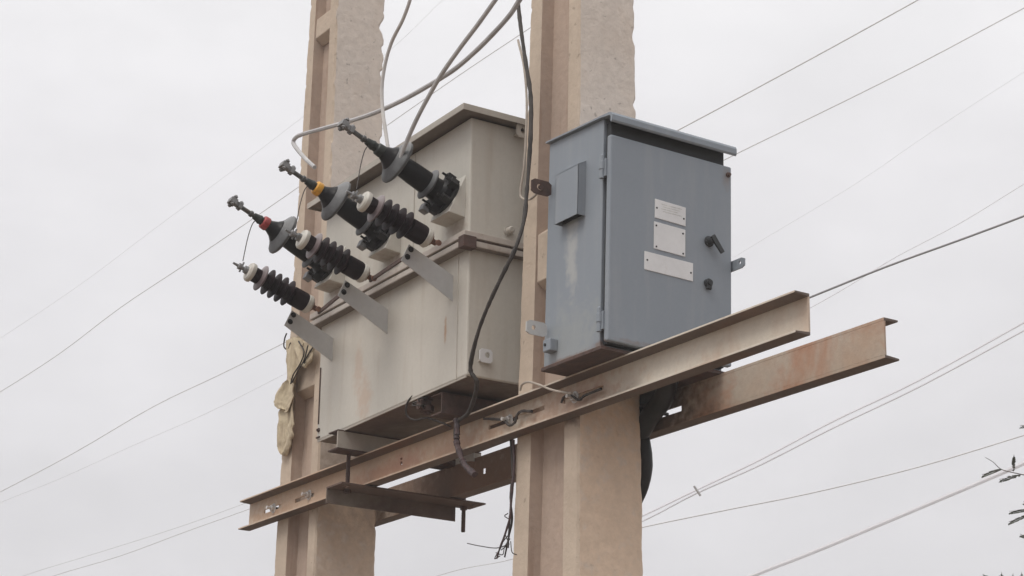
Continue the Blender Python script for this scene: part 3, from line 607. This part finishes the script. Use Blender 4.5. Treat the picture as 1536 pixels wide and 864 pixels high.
# small earth block low on the side
bm = NB(); box(bm, 2.512, 2.556, CY0 - .030, CY0 + .001, .180, .222); e_ = part('earth_block', bm, 'cabinet', Cb, bevel=.004)
bm = NB(); lathe(bm, (2.528, CY0 - .0295, .203), (0, -1, 0), [(0, .005), (.004, .005)], 8); part('earth_screw', bm, 'dark_bolt', e_)
# base tray
bm = NB(); box(bm, 2.479, 2.824, -.150, .36, .1262, .1368); part('base_plate', bm, 'dark_rust', Cb, bevel=.001)
bm = NB(); box(bm, 2.486, 2.815, -.150, .36, .1367, .1375); part('base_gasket', bm, 'rust', Cb)
# ------------------------------------------------------------------ cables near the poles
def cable(name, label, P, r, mat, jit=0.0, n=8, group=None, k=6, taper=None):
    bm = NB(); tube(bm, P, r, n, k, jit, taper); return single(name, bm, mat, label, 'cable' if name != 'jumper_wire' else 'wire', W, group, smooth=True)
cable('hooked_cable', 'thick grey cable curving left and ending in a bent-back hook before the left pole', [(2.6245, -0.3, 1.4397), (2.5347, -0.3, 1.3961), (2.481, -0.3, 1.3673), (2.3836, -0.3, 1.3395), (2.2532, -0.3, 1.3126), (2.1093, -0.3, 1.2962), (1.9217, -0.3, 1.2984), (1.7255, -0.3, 1.3088), (1.5196, -0.3, 1.331), (1.3029, -0.3, 1.3686), (1.075, -0.3, 1.4139), (0.9267, -0.3, 1.443), (0.8607, -0.3, 1.4503), (0.8386, -0.3, 1.4343), (0.8792, -0.3, 1.392), (0.9572, -0.3, 1.3266), (1.0453, -0.3, 1.2617)], .0088, 'cable_grey', .06)
cable('bushing_lead', 'grey lead dropping steeply to the untaped bushing skirt', [(2.6402, -0.41, 1.3899), (2.5622, -0.41, 1.3598), (2.4579, -0.41, 1.3141), (2.3382, -0.41, 1.2674), (2.2162, -0.41, 1.2119), (2.1194, -0.41, 1.1504), (2.0397, -0.41, 1.0892), (1.9691, -0.41, 1.0189), (1.9432, -0.41, 0.9816)], .0080, 'cable_grey', .05)
cable('bushing_lead', 'pale lead snaking down the right edge of the left pole to the bushing', [(2.0183, -0.42, 1.6517), (1.9893, -0.42, 1.5838), (1.9403, -0.42, 1.5236), (1.866, -0.42, 1.4671), (1.822, -0.42, 1.396), (1.8039, -0.42, 1.31), (1.8166, -0.42, 1.2139), (1.8433, -0.42, 1.1269), (1.869, -0.42, 1.049)], .0068, 'cable_pale', .04)
cable('hanging_cable', 'dark cable hanging down past the transformer end and over the front beam', [(2.2362, -0.12, 1.6747), (2.2445, -0.12, 1.5658), (2.266, -0.12, 1.453), (2.3013, -0.12, 1.3109), (2.3405, -0.12, 1.1574), (2.3449, -0.12, 1.0185), (2.3361, -0.12, 0.8977), (2.3421, -0.13, 0.7957), (2.3598, -0.15, 0.6893), (2.3757, -0.19, 0.581), (2.3309, -0.21, 0.4945), (2.27, -0.22, 0.414), (2.2051, -0.22, 0.3357), (2.1452, -0.21, 0.2572), (2.1185, -0.2, 0.2036), (2.1268, -0.18, 0.1674), (2.0667, -0.15, 0.131), (1.9423, -0.1, 0.1052), (1.8293, -0.075, 0.0981), (1.8235, -0.075, 0.0363), (1.8686, -0.075, -0.0443), (1.9244, -0.05, -0.1032)], .0076, 'cable_dark', .35)
cable('pale_strand', 'pale strand running beside the dark hanging cable near the right pole', [(2.2184, -0.1, 1.4243), (2.2619, -0.1, 1.3048), (2.2837, -0.1, 1.1695), (2.2835, -0.1, 1.0435), (2.2747, -0.1, 0.9216), (2.2561, -0.1, 0.8406), (2.2657, -0.1, 0.8081), (2.3172, -0.1, 0.7877), (2.3631, -0.1, 0.7959)], .0042, 'cable_tan', .1)
cable('taped_end', 'plum-brown taped cable end lying over the front beam', [(1.8361, -0.085, 0.1097), (1.8476, -0.085, 0.0663), (1.8452, -0.085, 0.0258), (1.8704, -0.085, -0.0222), (1.9043, -0.085, -0.0689), (1.9731, -0.085, -0.1167)], .0105, 'plum', .5, k=8)
t = thing('frayed_cable', 'frayed dark cable bundle hanging beside the right pole below the beams', 'cable', (2.0744, 0, 0.0107))
for j, P in enumerate(([(2.0655, 0, 0.0195), (2.0775, 0, -0.0721), (2.0852, 0, -0.1668), (2.075, 0, -0.2345), (2.0692, 0, -0.3027), (2.0635, 0, -0.3751)], [(2.0992, -0.01, -0.0073), (2.1069, -0.01, -0.1023), (2.0938, -0.01, -0.2043), (2.0879, -0.01, -0.2724), (2.0604, -0.01, -0.3255), (2.0283, -0.01, -0.3712), (2.0083, -0.01, -0.4049)], [(2.0643, 0.01, -0.1385), (2.0583, 0.01, -0.2073), (2.0695, 0.01, -0.2785), (2.0505, 0.01, -0.3354), (2.0276, 0.01, -0.4008)])):
    bm = NB(); tube(bm, P, (.0048, .0055, .0045)[j], 8, 6, .3, .003); part('strand', bm, ('cable_dark', 'plum', 'cable_dark')[j], t, True)
for P in ([(2.0714, -0, -0.3626), (1.9908, 0, -0.3645), (1.8811, -0, -0.3414), (1.7956, 0, -0.3193)], [(2.0743, 0, -0.3264), (2.0328, 0, -0.3477), (2.0041, 0, -0.3756), (1.9794, 0, -0.3997), (2.0134, 0, -0.3953)], [(2.075, 0, -0.3449), (2.042, 0, -0.3674), (2.0303, 0, -0.3932), (1.9871, 0, -0.3801)], [(2.0795, 0, -0.3547), (2.0893, 0, -0.3926), (2.119, -0, -0.406)], [(2.073, -0, -0.2918), (2.0445, 0, -0.3219), (2.0629, 0, -0.3591), (2.0211, 0, -0.3758)], [(2.0589, 0, -0.255), (2.0379, -0, -0.2609), (2.0682, 0, -0.2772)]):
    bm = NB(); tube(bm, P, .0018, 6, 6, .0); part('stray_wire', bm, 'cable_dark', t, True)
cable('black_conduit', 'thick black conduit bulging out behind the right pole under the cabinet', [(2.66, .25, .14), (2.58, .27, .10)] + [(2.3554, 0.295, 0.1382), (2.3907, 0.295, 0.0698), (2.4255, 0.295, -0.0139), (2.4446, 0.295, -0.1049), (2.4295, 0.295, -0.1685), (2.3839, 0.295, -0.2291), (2.3109, 0.295, -0.2812), (2.2055, 0.295, -0.3452)], .0275, 'black', .03, 14)
cable('black_conduit', 'second black conduit crossing from under the cabinet to the back of the right pole', [(2.70, .20, .14), (2.60, .262, .085), (2.50, .278, .04), (2.40, .285, -.03), (2.30, .30, -.12)], .034, 'black', .03, 14)
cable('clip_wire', 'brown wire looping over the front beam from the bolt right of the pole', [(2.2142, -0.06, 0.1351), (2.2261, -0.06, 0.1536), (2.2676, -0.06, 0.1539), (2.3298, -0.06, 0.1311), (2.3993, -0.06, 0.1001), (2.4673, -0.06, 0.0764), (2.53, -0.06, 0.0585)], .0040, 'cable_tan', .1)
cable('bolt_wire', 'short dark wire wound round the left of the two slotted beam bolts', [(1.9275, -0.025, 0.1004), (2.0119, -0.025, 0.081), (2.0644, -0.025, 0.0657), (2.0953, -0.025, 0.043), (2.1292, -0.025, 0.0456), (2.1411, -0.025, 0.0667), (2.1702, -0.025, 0.0772), (2.2373, -0.025, 0.0634)], .0048, 'cable_dark', .3)
cable('bolt_wire', 'short dark wire twisted round the beam bolt below the cabinet', [(2.4156, -0.025, 0.0565), (2.4311, -0.025, 0.0715), (2.4665, -0.025, 0.0731), (2.5176, -0.025, 0.0442), (2.5483, -0.025, 0.0512), (2.6017, -0.025, 0.0533), (2.6469, -0.025, 0.0547)], .0045, 'cable_dark', .3)

# ------------------------------------------------------------------ torn sacking on the left pole
S = thing('torn_sacking', 'torn yellowed sacking tied to the left edge of the left pole', 'sacking', (0.3681, -0.02, 0.4964))
def rag(outline_l, outline_r, y, seed, mat='cloth'):
    outline_l, outline_r = smooth_pts(outline_l, 5), smooth_pts(outline_r, 5); bm = NB(); n = min(len(outline_l), len(outline_r)); m = 12; rows = []
    for i in range(n):
        a, b = Vector(outline_l[min(len(outline_l) - 1, round(i * (len(outline_l) - 1) / (n - 1)))]), Vector(outline_r[min(len(outline_r) - 1, round(i * (len(outline_r) - 1) / (n - 1)))])
        w_ = (b - a); a = a + w_ * noise.noise(Vector((i * .45, 1.5, seed))) * .10; b = b + w_ * noise.noise(Vector((i * .45, 9.5, seed))) * .14
        rows.append([a.lerp(b, j / m) + Vector((0, -.007 * math.sin(j / m * math.pi * 2.6 + i * .05) - .008 * noise.noise(Vector((i * .05, j * .55, seed))) - .004 * noise.noise(Vector((i * .30, j * .5, seed))), .006 * noise.noise(Vector((i * .2, j * .3, seed + 5))))) for j in range(m + 1)])
    fr_ = [[bm.verts.new(p) for p in r_] for r_ in rows]; bk = [[bm.verts.new(p + Vector((0, .004, 0))) for p in r_] for r_ in rows]
    for q in (fr_, bk):
        for i in range(n - 1):
            for j in range(m): bm.faces.new((q[i][j], q[i + 1][j], q[i + 1][j + 1], q[i][j + 1]))
    for i in range(n - 1):
        for j in (0, m): bm.faces.new((fr_[i][j], fr_[i + 1][j], bk[i + 1][j], bk[i][j]))
    for j in range(m):
        for i in (0, n - 1): bm.faces.new((fr_[i][j], fr_[i][j + 1], bk[i][j + 1], bk[i][j]))
    part('rag', bm, mat, S, True, angle=60)
rag([(0.3034, -0.03, 0.581), (0.2377, -0.03, 0.5514), (0.2298, -0.03, 0.5122), (0.2652, -0.03, 0.4816), (0.3166, -0.03, 0.471)], [(0.4022, -0.03, 0.5855), (0.4196, -0.03, 0.5414), (0.4132, -0.03, 0.4911), (0.3928, -0.03, 0.4553), (0.3576, -0.03, 0.4396)], 0, 1)
rag([(0.3201, -0.02, 0.5877), (0.288, -0.02, 0.5423), (0.283, -0.02, 0.4795), (0.2645, -0.02, 0.4254), (0.2664, -0.02, 0.3588), (0.2789, -0.02, 0.3076), (0.3206, -0.02, 0.2712)], [(0.3881, -0.02, 0.5903), (0.4088, -0.02, 0.5166), (0.4173, -0.02, 0.4432), (0.4132, -0.02, 0.3728), (0.3949, -0.02, 0.3196), (0.3687, -0.02, 0.2821), (0.3403, -0.02, 0.2619)], 0, 2)
rag([(0.3091, -0.025, 0.7651), (0.322, -0.025, 0.7092), (0.3348, -0.025, 0.6536), (0.3539, -0.025, 0.597), (0.3771, -0.025, 0.5572)], [(0.4453, -0.025, 0.7679), (0.4882, -0.025, 0.7113), (0.4761, -0.025, 0.6563), (0.439, -0.025, 0.607), (0.401, -0.025, 0.5635)], 0, 3)
rag([(0.3787, -0.035, 0.7674), (0.3966, -0.035, 0.7194), (0.4397, -0.035, 0.6658), (0.4817, -0.035, 0.6188)], [(0.5812, -0.035, 0.6992), (0.6094, -0.035, 0.6583), (0.5772, -0.035, 0.6258), (0.5202, -0.035, 0.5987)], 0, 4)
for P in ([(0.3151, -0.03, 0.7982), (0.2986, -0.03, 0.7785), (0.2964, -0.03, 0.7436), (0.3366, -0.03, 0.7225), (0.3587, -0.03, 0.7467)], [(0.465, -0.045, 0.7248), (0.5202, -0.045, 0.6658), (0.4889, -0.045, 0.6213), (0.4316, -0.045, 0.5881), (0.4112, -0.045, 0.5523)], [(0.5642, -0.05, 0.6834), (0.5343, -0.05, 0.6273), (0.4781, -0.05, 0.5884), (0.4334, -0.05, 0.5524)], [(0.6038, -0.045, 0.6693), (0.5586, -0.045, 0.6455), (0.5258, -0.045, 0.6158)]):
    bm = NB(); tube(bm, P, .0034, 6); part('tie_wire', bm, 'cable_dark', S, True)

# ------------------------------------------------------------------ overhead lines in the distance
def line(label, P, r, mat='line', group='overhead lines crossing the sky'):
    bm = NB(); tube(bm, P, r, 6, 4); return single('power_line', bm, mat, label, 'power line', W, group, smooth=True)
line('thin line passing behind both poles from lower left towards the upper gap between them', [(-16.277, 3.644, 4.387), (-15.519, 3.867, 4.546), (-14.638, 4.254, 4.89), (-13.726, 4.598, 5.283), (-12.817, 4.923, 5.588), (-11.943, 5.159, 5.819), (-11.018, 5.417, 6.082), (-9.82, 5.919, 6.583), (-8.811, 6.161, 6.839), (-7.811, 6.362, 7.034), (-6.821, 6.516, 7.188)], .0040)
line('very faint line high on the left, ending behind the top of the left pole', [(-23.555, 5.765, 7.038), (-22.714, 6.404, 7.58), (-21.78, 7.096, 8.223), (-20.851, 7.667, 8.832), (-20.027, 8.058, 9.246), (-19.123, 8.502, 9.722), (-18.166, 8.953, 10.22), (-16.902, 9.651, 10.976), (-15.828, 10.007, 11.565), (-15.233, 10.008, 11.604)], .0024, 'line_pale')
line('thin line meeting the left pole at the torn sacking', [(-16.479, 3.83, 3.24), (-15.672, 4.036, 3.377), (-14.693, 4.543, 3.737), (-13.649, 5.067, 4.165), (-12.679, 5.437, 4.392), (-11.72, 5.737, 4.584), (-10.841, 5.884, 4.677)], .0042)
line('fainter line just under the one that meets the sacking', [(-24.007, 6.167, 4.607), (-22.837, 6.4, 4.744), (-21.551, 6.867, 4.96), (-20.159, 7.444, 5.295), (-18.756, 7.963, 5.576), (-17.303, 8.445, 5.91), (-15.95, 8.713, 6.095)], .0034, 'line_pale')
line('upper of the two close lines at the bottom left', [(-20.265, 5.488, 2.948), (-19.314, 5.714, 3.069), (-18.193, 6.31, 3.288), (-17.016, 6.933, 3.526), (-15.897, 7.351, 3.715), (-14.769, 7.718, 3.898)], .0030)
line('lower of the two close lines at the bottom left', [(-18.28, 5.2, 2.626), (-17.338, 5.383, 2.747), (-16.27, 5.839, 2.904), (-15.185, 6.244, 3.098), (-14.133, 6.538, 3.229), (-13.039, 6.853, 3.38)], .0040)
line('short piece of line in the gap low between the poles', [(-14.808, 8.292, 2.3), (-13.81, 8.388, 2.438), (-12.847, 8.427, 2.474), (-11.979, 8.311, 2.436), (-11.083, 8.238, 2.377), (-10.107, 8.247, 2.382)], .0040)
line('topmost line on the right, leaving above the cabinet roof', [(-5.883, 5.882, 4.794), (-5.409, 6.325, 5.11), (-4.872, 6.786, 5.438), (-4.317, 7.221, 5.754), (-3.723, 7.643, 6.07), (-3.457, 7.818, 6.205)], .0054)
line('second line on the right, leaving the cabinet roof corner', [(-7.09, 7.505, 5.349), (-6.594, 7.952, 5.658), (-5.909, 8.532, 6.03), (-5.189, 9.078, 6.393), (-4.36, 9.63, 6.795), (-4.021, 9.845, 6.939)], .0048)
line('barely visible line in the upper right sky', [(-18.073, 15.694, 8.551), (-16.977, 16.648, 9.39), (-15.668, 17.686, 10.266), (-14.555, 18.432, 11.03), (-13.281, 19.221, 11.8), (-12.686, 19.575, 12.112)], .0030, 'line_pale')
line('dark thick line rising right from the end of the front beam', [(-3.303, 5.276, 2.642), (-2.901, 5.662, 2.844), (-2.486, 6.029, 3.038), (-2.085, 6.367, 3.196), (-1.728, 6.645, 3.331), (-1.485, 6.821, 3.427)], .0078, 'line_dark')
line('pale line just below the dark thick one at the front beam end', [(-14.224, 14.619, 6.947), (-13.758, 15.046, 7.212), (-13.267, 15.448, 7.534), (-12.76, 15.831, 7.876), (-12.027, 16.381, 8.285), (-11.252, 16.89, 8.756), (-10.733, 17.215, 9.048)], .0058, 'line_pale')
bun = thing('bundled_line', 'pale bundled line with a small spacer clip, crossing right of the pole base', 'power line', (-9.824, 11.444, 3.987))
for j, P in enumerate(([(-11.419, 9.761, 2.909), (-11.058, 10.183, 3.154), (-10.676, 10.599, 3.419), (-10.163, 11.125, 3.753), (-9.537, 11.704, 4.175), (-8.78, 12.358, 4.608), (-7.822, 13.074, 5.187), (-7.359, 13.392, 5.444)], [(-11.426, 9.766, 2.864), (-11.068, 10.19, 3.094), (-10.683, 10.603, 3.381), (-10.174, 11.133, 3.694), (-9.552, 11.714, 4.1), (-8.797, 12.37, 4.535), (-7.843, 13.089, 5.1), (-7.381, 13.407, 5.359)])):
    bm = NB(); tube(bm, P, .0115 - .002 * j, 6, 4); part('conductor', bm, 'line_pale', bun, True)
bm = NB(); rod(bm, (-10.609, 10.509, 3.442), (-10.582, 10.584, 3.331), .014, 8); part('spacer_clip', bm, 'cable_grey', bun)
line('thin nearly level line across the lower right sky', [(-8.277, 7.418, 2.094), (-7.914, 7.884, 2.231), (-7.433, 8.466, 2.384), (-6.88, 9.082, 2.541), (-6.163, 9.796, 2.765), (-5.43, 10.439, 3.023), (-5.125, 10.689, 3.122)], .0062)
line('wide pale line running into the twigs at the lower right corner', [(-7.76, 8.307, 1.51), (-7.379, 8.721, 1.767), (-7.018, 9.099, 1.964), (-6.608, 9.499, 2.188), (-6.139, 9.925, 2.436), (-5.707, 10.292, 2.655), (-5.364, 10.564, 2.829), (-5.063, 10.788, 2.99)], .0215, 'line_pale')

# ------------------------------------------------------------------ tree whose twig tips enter at the lower right
tree = thing('acacia_tree', 'grey-green feathery twig tips poking in at the lower right edge', 'tree', (0.85, 3.35, -3.3))
tb = Vector((1.92, 3.516, -0.169))
base = Vector((tb.x, tb.y, -3.3)); tree.location = base; tree['_org'] = list(base)
fork = base + Vector((.05, .05, 1.9))
bm = NB(); tube(bm, [base - Vector((0, 0, .1)), base + Vector((.03, .0, .7)), base + Vector((-.02, .04, 1.3)), fork], .10, 12, 6, .05, .065); part('trunk', bm, 'bark', tree, True)
pr_ = random.Random(5)
def leaflets(bm, a, b, L_):
    """one pinna: a rachis with pairs of tiny leaflets folding along it"""
    a, b = Vector(a), Vector(b); d = (b - a); n_ = max(8, int(d.length / .0026)); dn = d.normalized()
    s_ = dn.cross(Vector((pr_.uniform(-1, 1), pr_.uniform(-1, 1), pr_.uniform(-1, 1)))).normalized(); u_ = s_.cross(dn)
    for i in range(n_):
        t_ = (i + .5) / n_; c0 = a + d * t_ - Vector((0, 0, .012 * t_ * t_)); l = L_ * math.sin(math.pi * (.12 + .8 * t_)) + .002
        for sg in (-1, 1):
            q = (s_ * sg * .55 + dn * .8 + u_ * pr_.uniform(-.8, .8)).normalized(); w_ = dn.cross(q).cross(q).normalized() * .0030
            bm.faces.new([bm.verts.new(p) for p in (c0, c0 + q * l * .5 + w_, c0 + q * l, c0 + q * l * .5 - w_)])
def spray(tw, lf, start, end, npin, plen):
    start, end = Vector(start), Vector(end); mid = start.lerp(end, .5) + Vector((0, 0, .02))
    tube(tw, [start, mid, end], .0035, 6, 5, .0, .0012)
    for i in range(npin):
        t_ = .25 + .75 * i / max(1, npin - 1); c0 = start.lerp(end, t_) + Vector((0, 0, .02 * 4 * t_ * (1 - t_)))
        dd = Vector((pr_.uniform(-1, 1), pr_.uniform(-1, 1), pr_.uniform(-.9, .9))).normalized(); e_ = c0 + dd * plen * pr_.uniform(.7, 1.1)
        rod(tw, c0, e_, .0008, 4); leaflets(lf, c0, e_, .012)
crown_l = NB(); crown_t = NB()
for k in range(16):     # limbs and the foliage beyond the frame
    a_ = k * 2.4; e_ = fork + Vector((math.cos(a_) * pr_.uniform(.5, .85), math.sin(a_) * pr_.uniform(.5, .85), pr_.uniform(.3, 1.5)))
    toward = (e_ - Vector((7.92, -3.69, -1.67))).normalized()
    if toward.dot(cr) / toward.dot(cf) < .262: continue
    tube(crown_t, [fork, fork.lerp(e_, .5) + Vector((0, 0, .12)), e_], .028, 7, 5, .05, .007)
    for q in range(7):
        s0 = fork.lerp(e_, pr_.uniform(.5, 1)); s1 = s0 + Vector((pr_.uniform(-.25, .25), pr_.uniform(-.25, .25), pr_.uniform(-.1, .25)))
        tv = (s1 - Vector((7.92, -3.69, -1.67))).normalized()
        if tv.dot(cr) / tv.dot(cf) < .268: continue
        spray(crown_t, crown_l, s0, s1, 9, .09)
# the twigs one sees
def twig(P, pins):
    tube(crown_t, P, .0032, 6, 5, .0, .0012)
    for a, b in pins: rod(crown_t, a, b, .0011, 4); leaflets(crown_l, a, b, .0125)
twig([(1.845, 3.063, 0.309), (1.755, 2.976, 0.325), (1.696, 2.917, 0.339), (1.657, 2.876, 0.352), (1.614, 2.829, 0.371), (1.595, 2.801, 0.403), (1.575, 2.774, 0.424)],
     [((1.614, 2.829, 0.371), (1.557, 2.767, 0.349)), ((1.649, 2.866, 0.361), (1.685, 2.837, 0.425)), ((1.668, 2.889, 0.343), (1.633, 2.793, 0.318)), ((1.696, 2.917, 0.339), (1.719, 2.918, 0.406))])
twig([(1.861, 3.116, 0.172), (1.759, 3.021, 0.182), (1.699, 2.963, 0.191), (1.662, 2.928, 0.192)],
     [((1.675, 2.939, 0.195), (1.618, 2.859, 0.188)), ((1.665, 2.936, 0.175), (1.608, 2.862, 0.143)), ((1.681, 2.948, 0.186), (1.655, 2.91, 0.232)), ((1.66, 2.96, 0.067), (1.62, 2.915, 0.094))])
twig([(1.921, 3.079, 0.48), (1.827, 2.979, 0.529), (1.76, 2.911, 0.547)], [((1.76, 2.911, 0.547), (1.708, 2.86, 0.555)), ((1.778, 2.929, 0.54), (1.735, 2.901, 0.505))])
twig([(1.623, 3.005, -0.271), (1.572, 2.941, -0.2), (1.54, 2.898, -0.142), (1.506, 2.855, -0.104)],
     [((1.509, 2.859, -0.107), (1.478, 2.82, -0.072)), ((1.523, 2.876, -0.122), (1.538, 2.877, -0.065)), ((1.544, 2.902, -0.142), (1.572, 2.911, -0.072)), ((1.561, 2.923, -0.165), (1.599, 2.936, -0.067))])
part('branches', crown_t, 'bark', tree, True)
lf = part('foliage', crown_l, 'leaf', tree); lf['kind'] = 'stuff'
# ------------------------------------------------------------------ dusty air
bm = NB(); box(bm, -45, 45, -45, 45, -4.4, 30)
hz = bpy.data.meshes.new('haze'); bm.to_mesh(hz); bm.free(); hm = bpy.data.materials.new('dusty_air'); hm.use_nodes = True
ht = hm.node_tree; ht.nodes.clear(); ho = ht.nodes.new('ShaderNodeOutputMaterial'); hv = ht.nodes.new('ShaderNodeVolumePrincipled')
hv.inputs['Color'].default_value = (.93, .92, .93, 1); hv.inputs['Density'].default_value = 0.0040
ht.links.new(hv.outputs[0], ho.inputs['Volume']); hz.materials.append(hm)
ho_ = bpy.data.objects.new('haze', hz); COL.objects.link(ho_); ho_['kind'] = 'stuff'; ho_['label'] = 'thin dusty air that pales the distant lines'
for o in scene.objects:
    if '_org' in o: del o['_org']
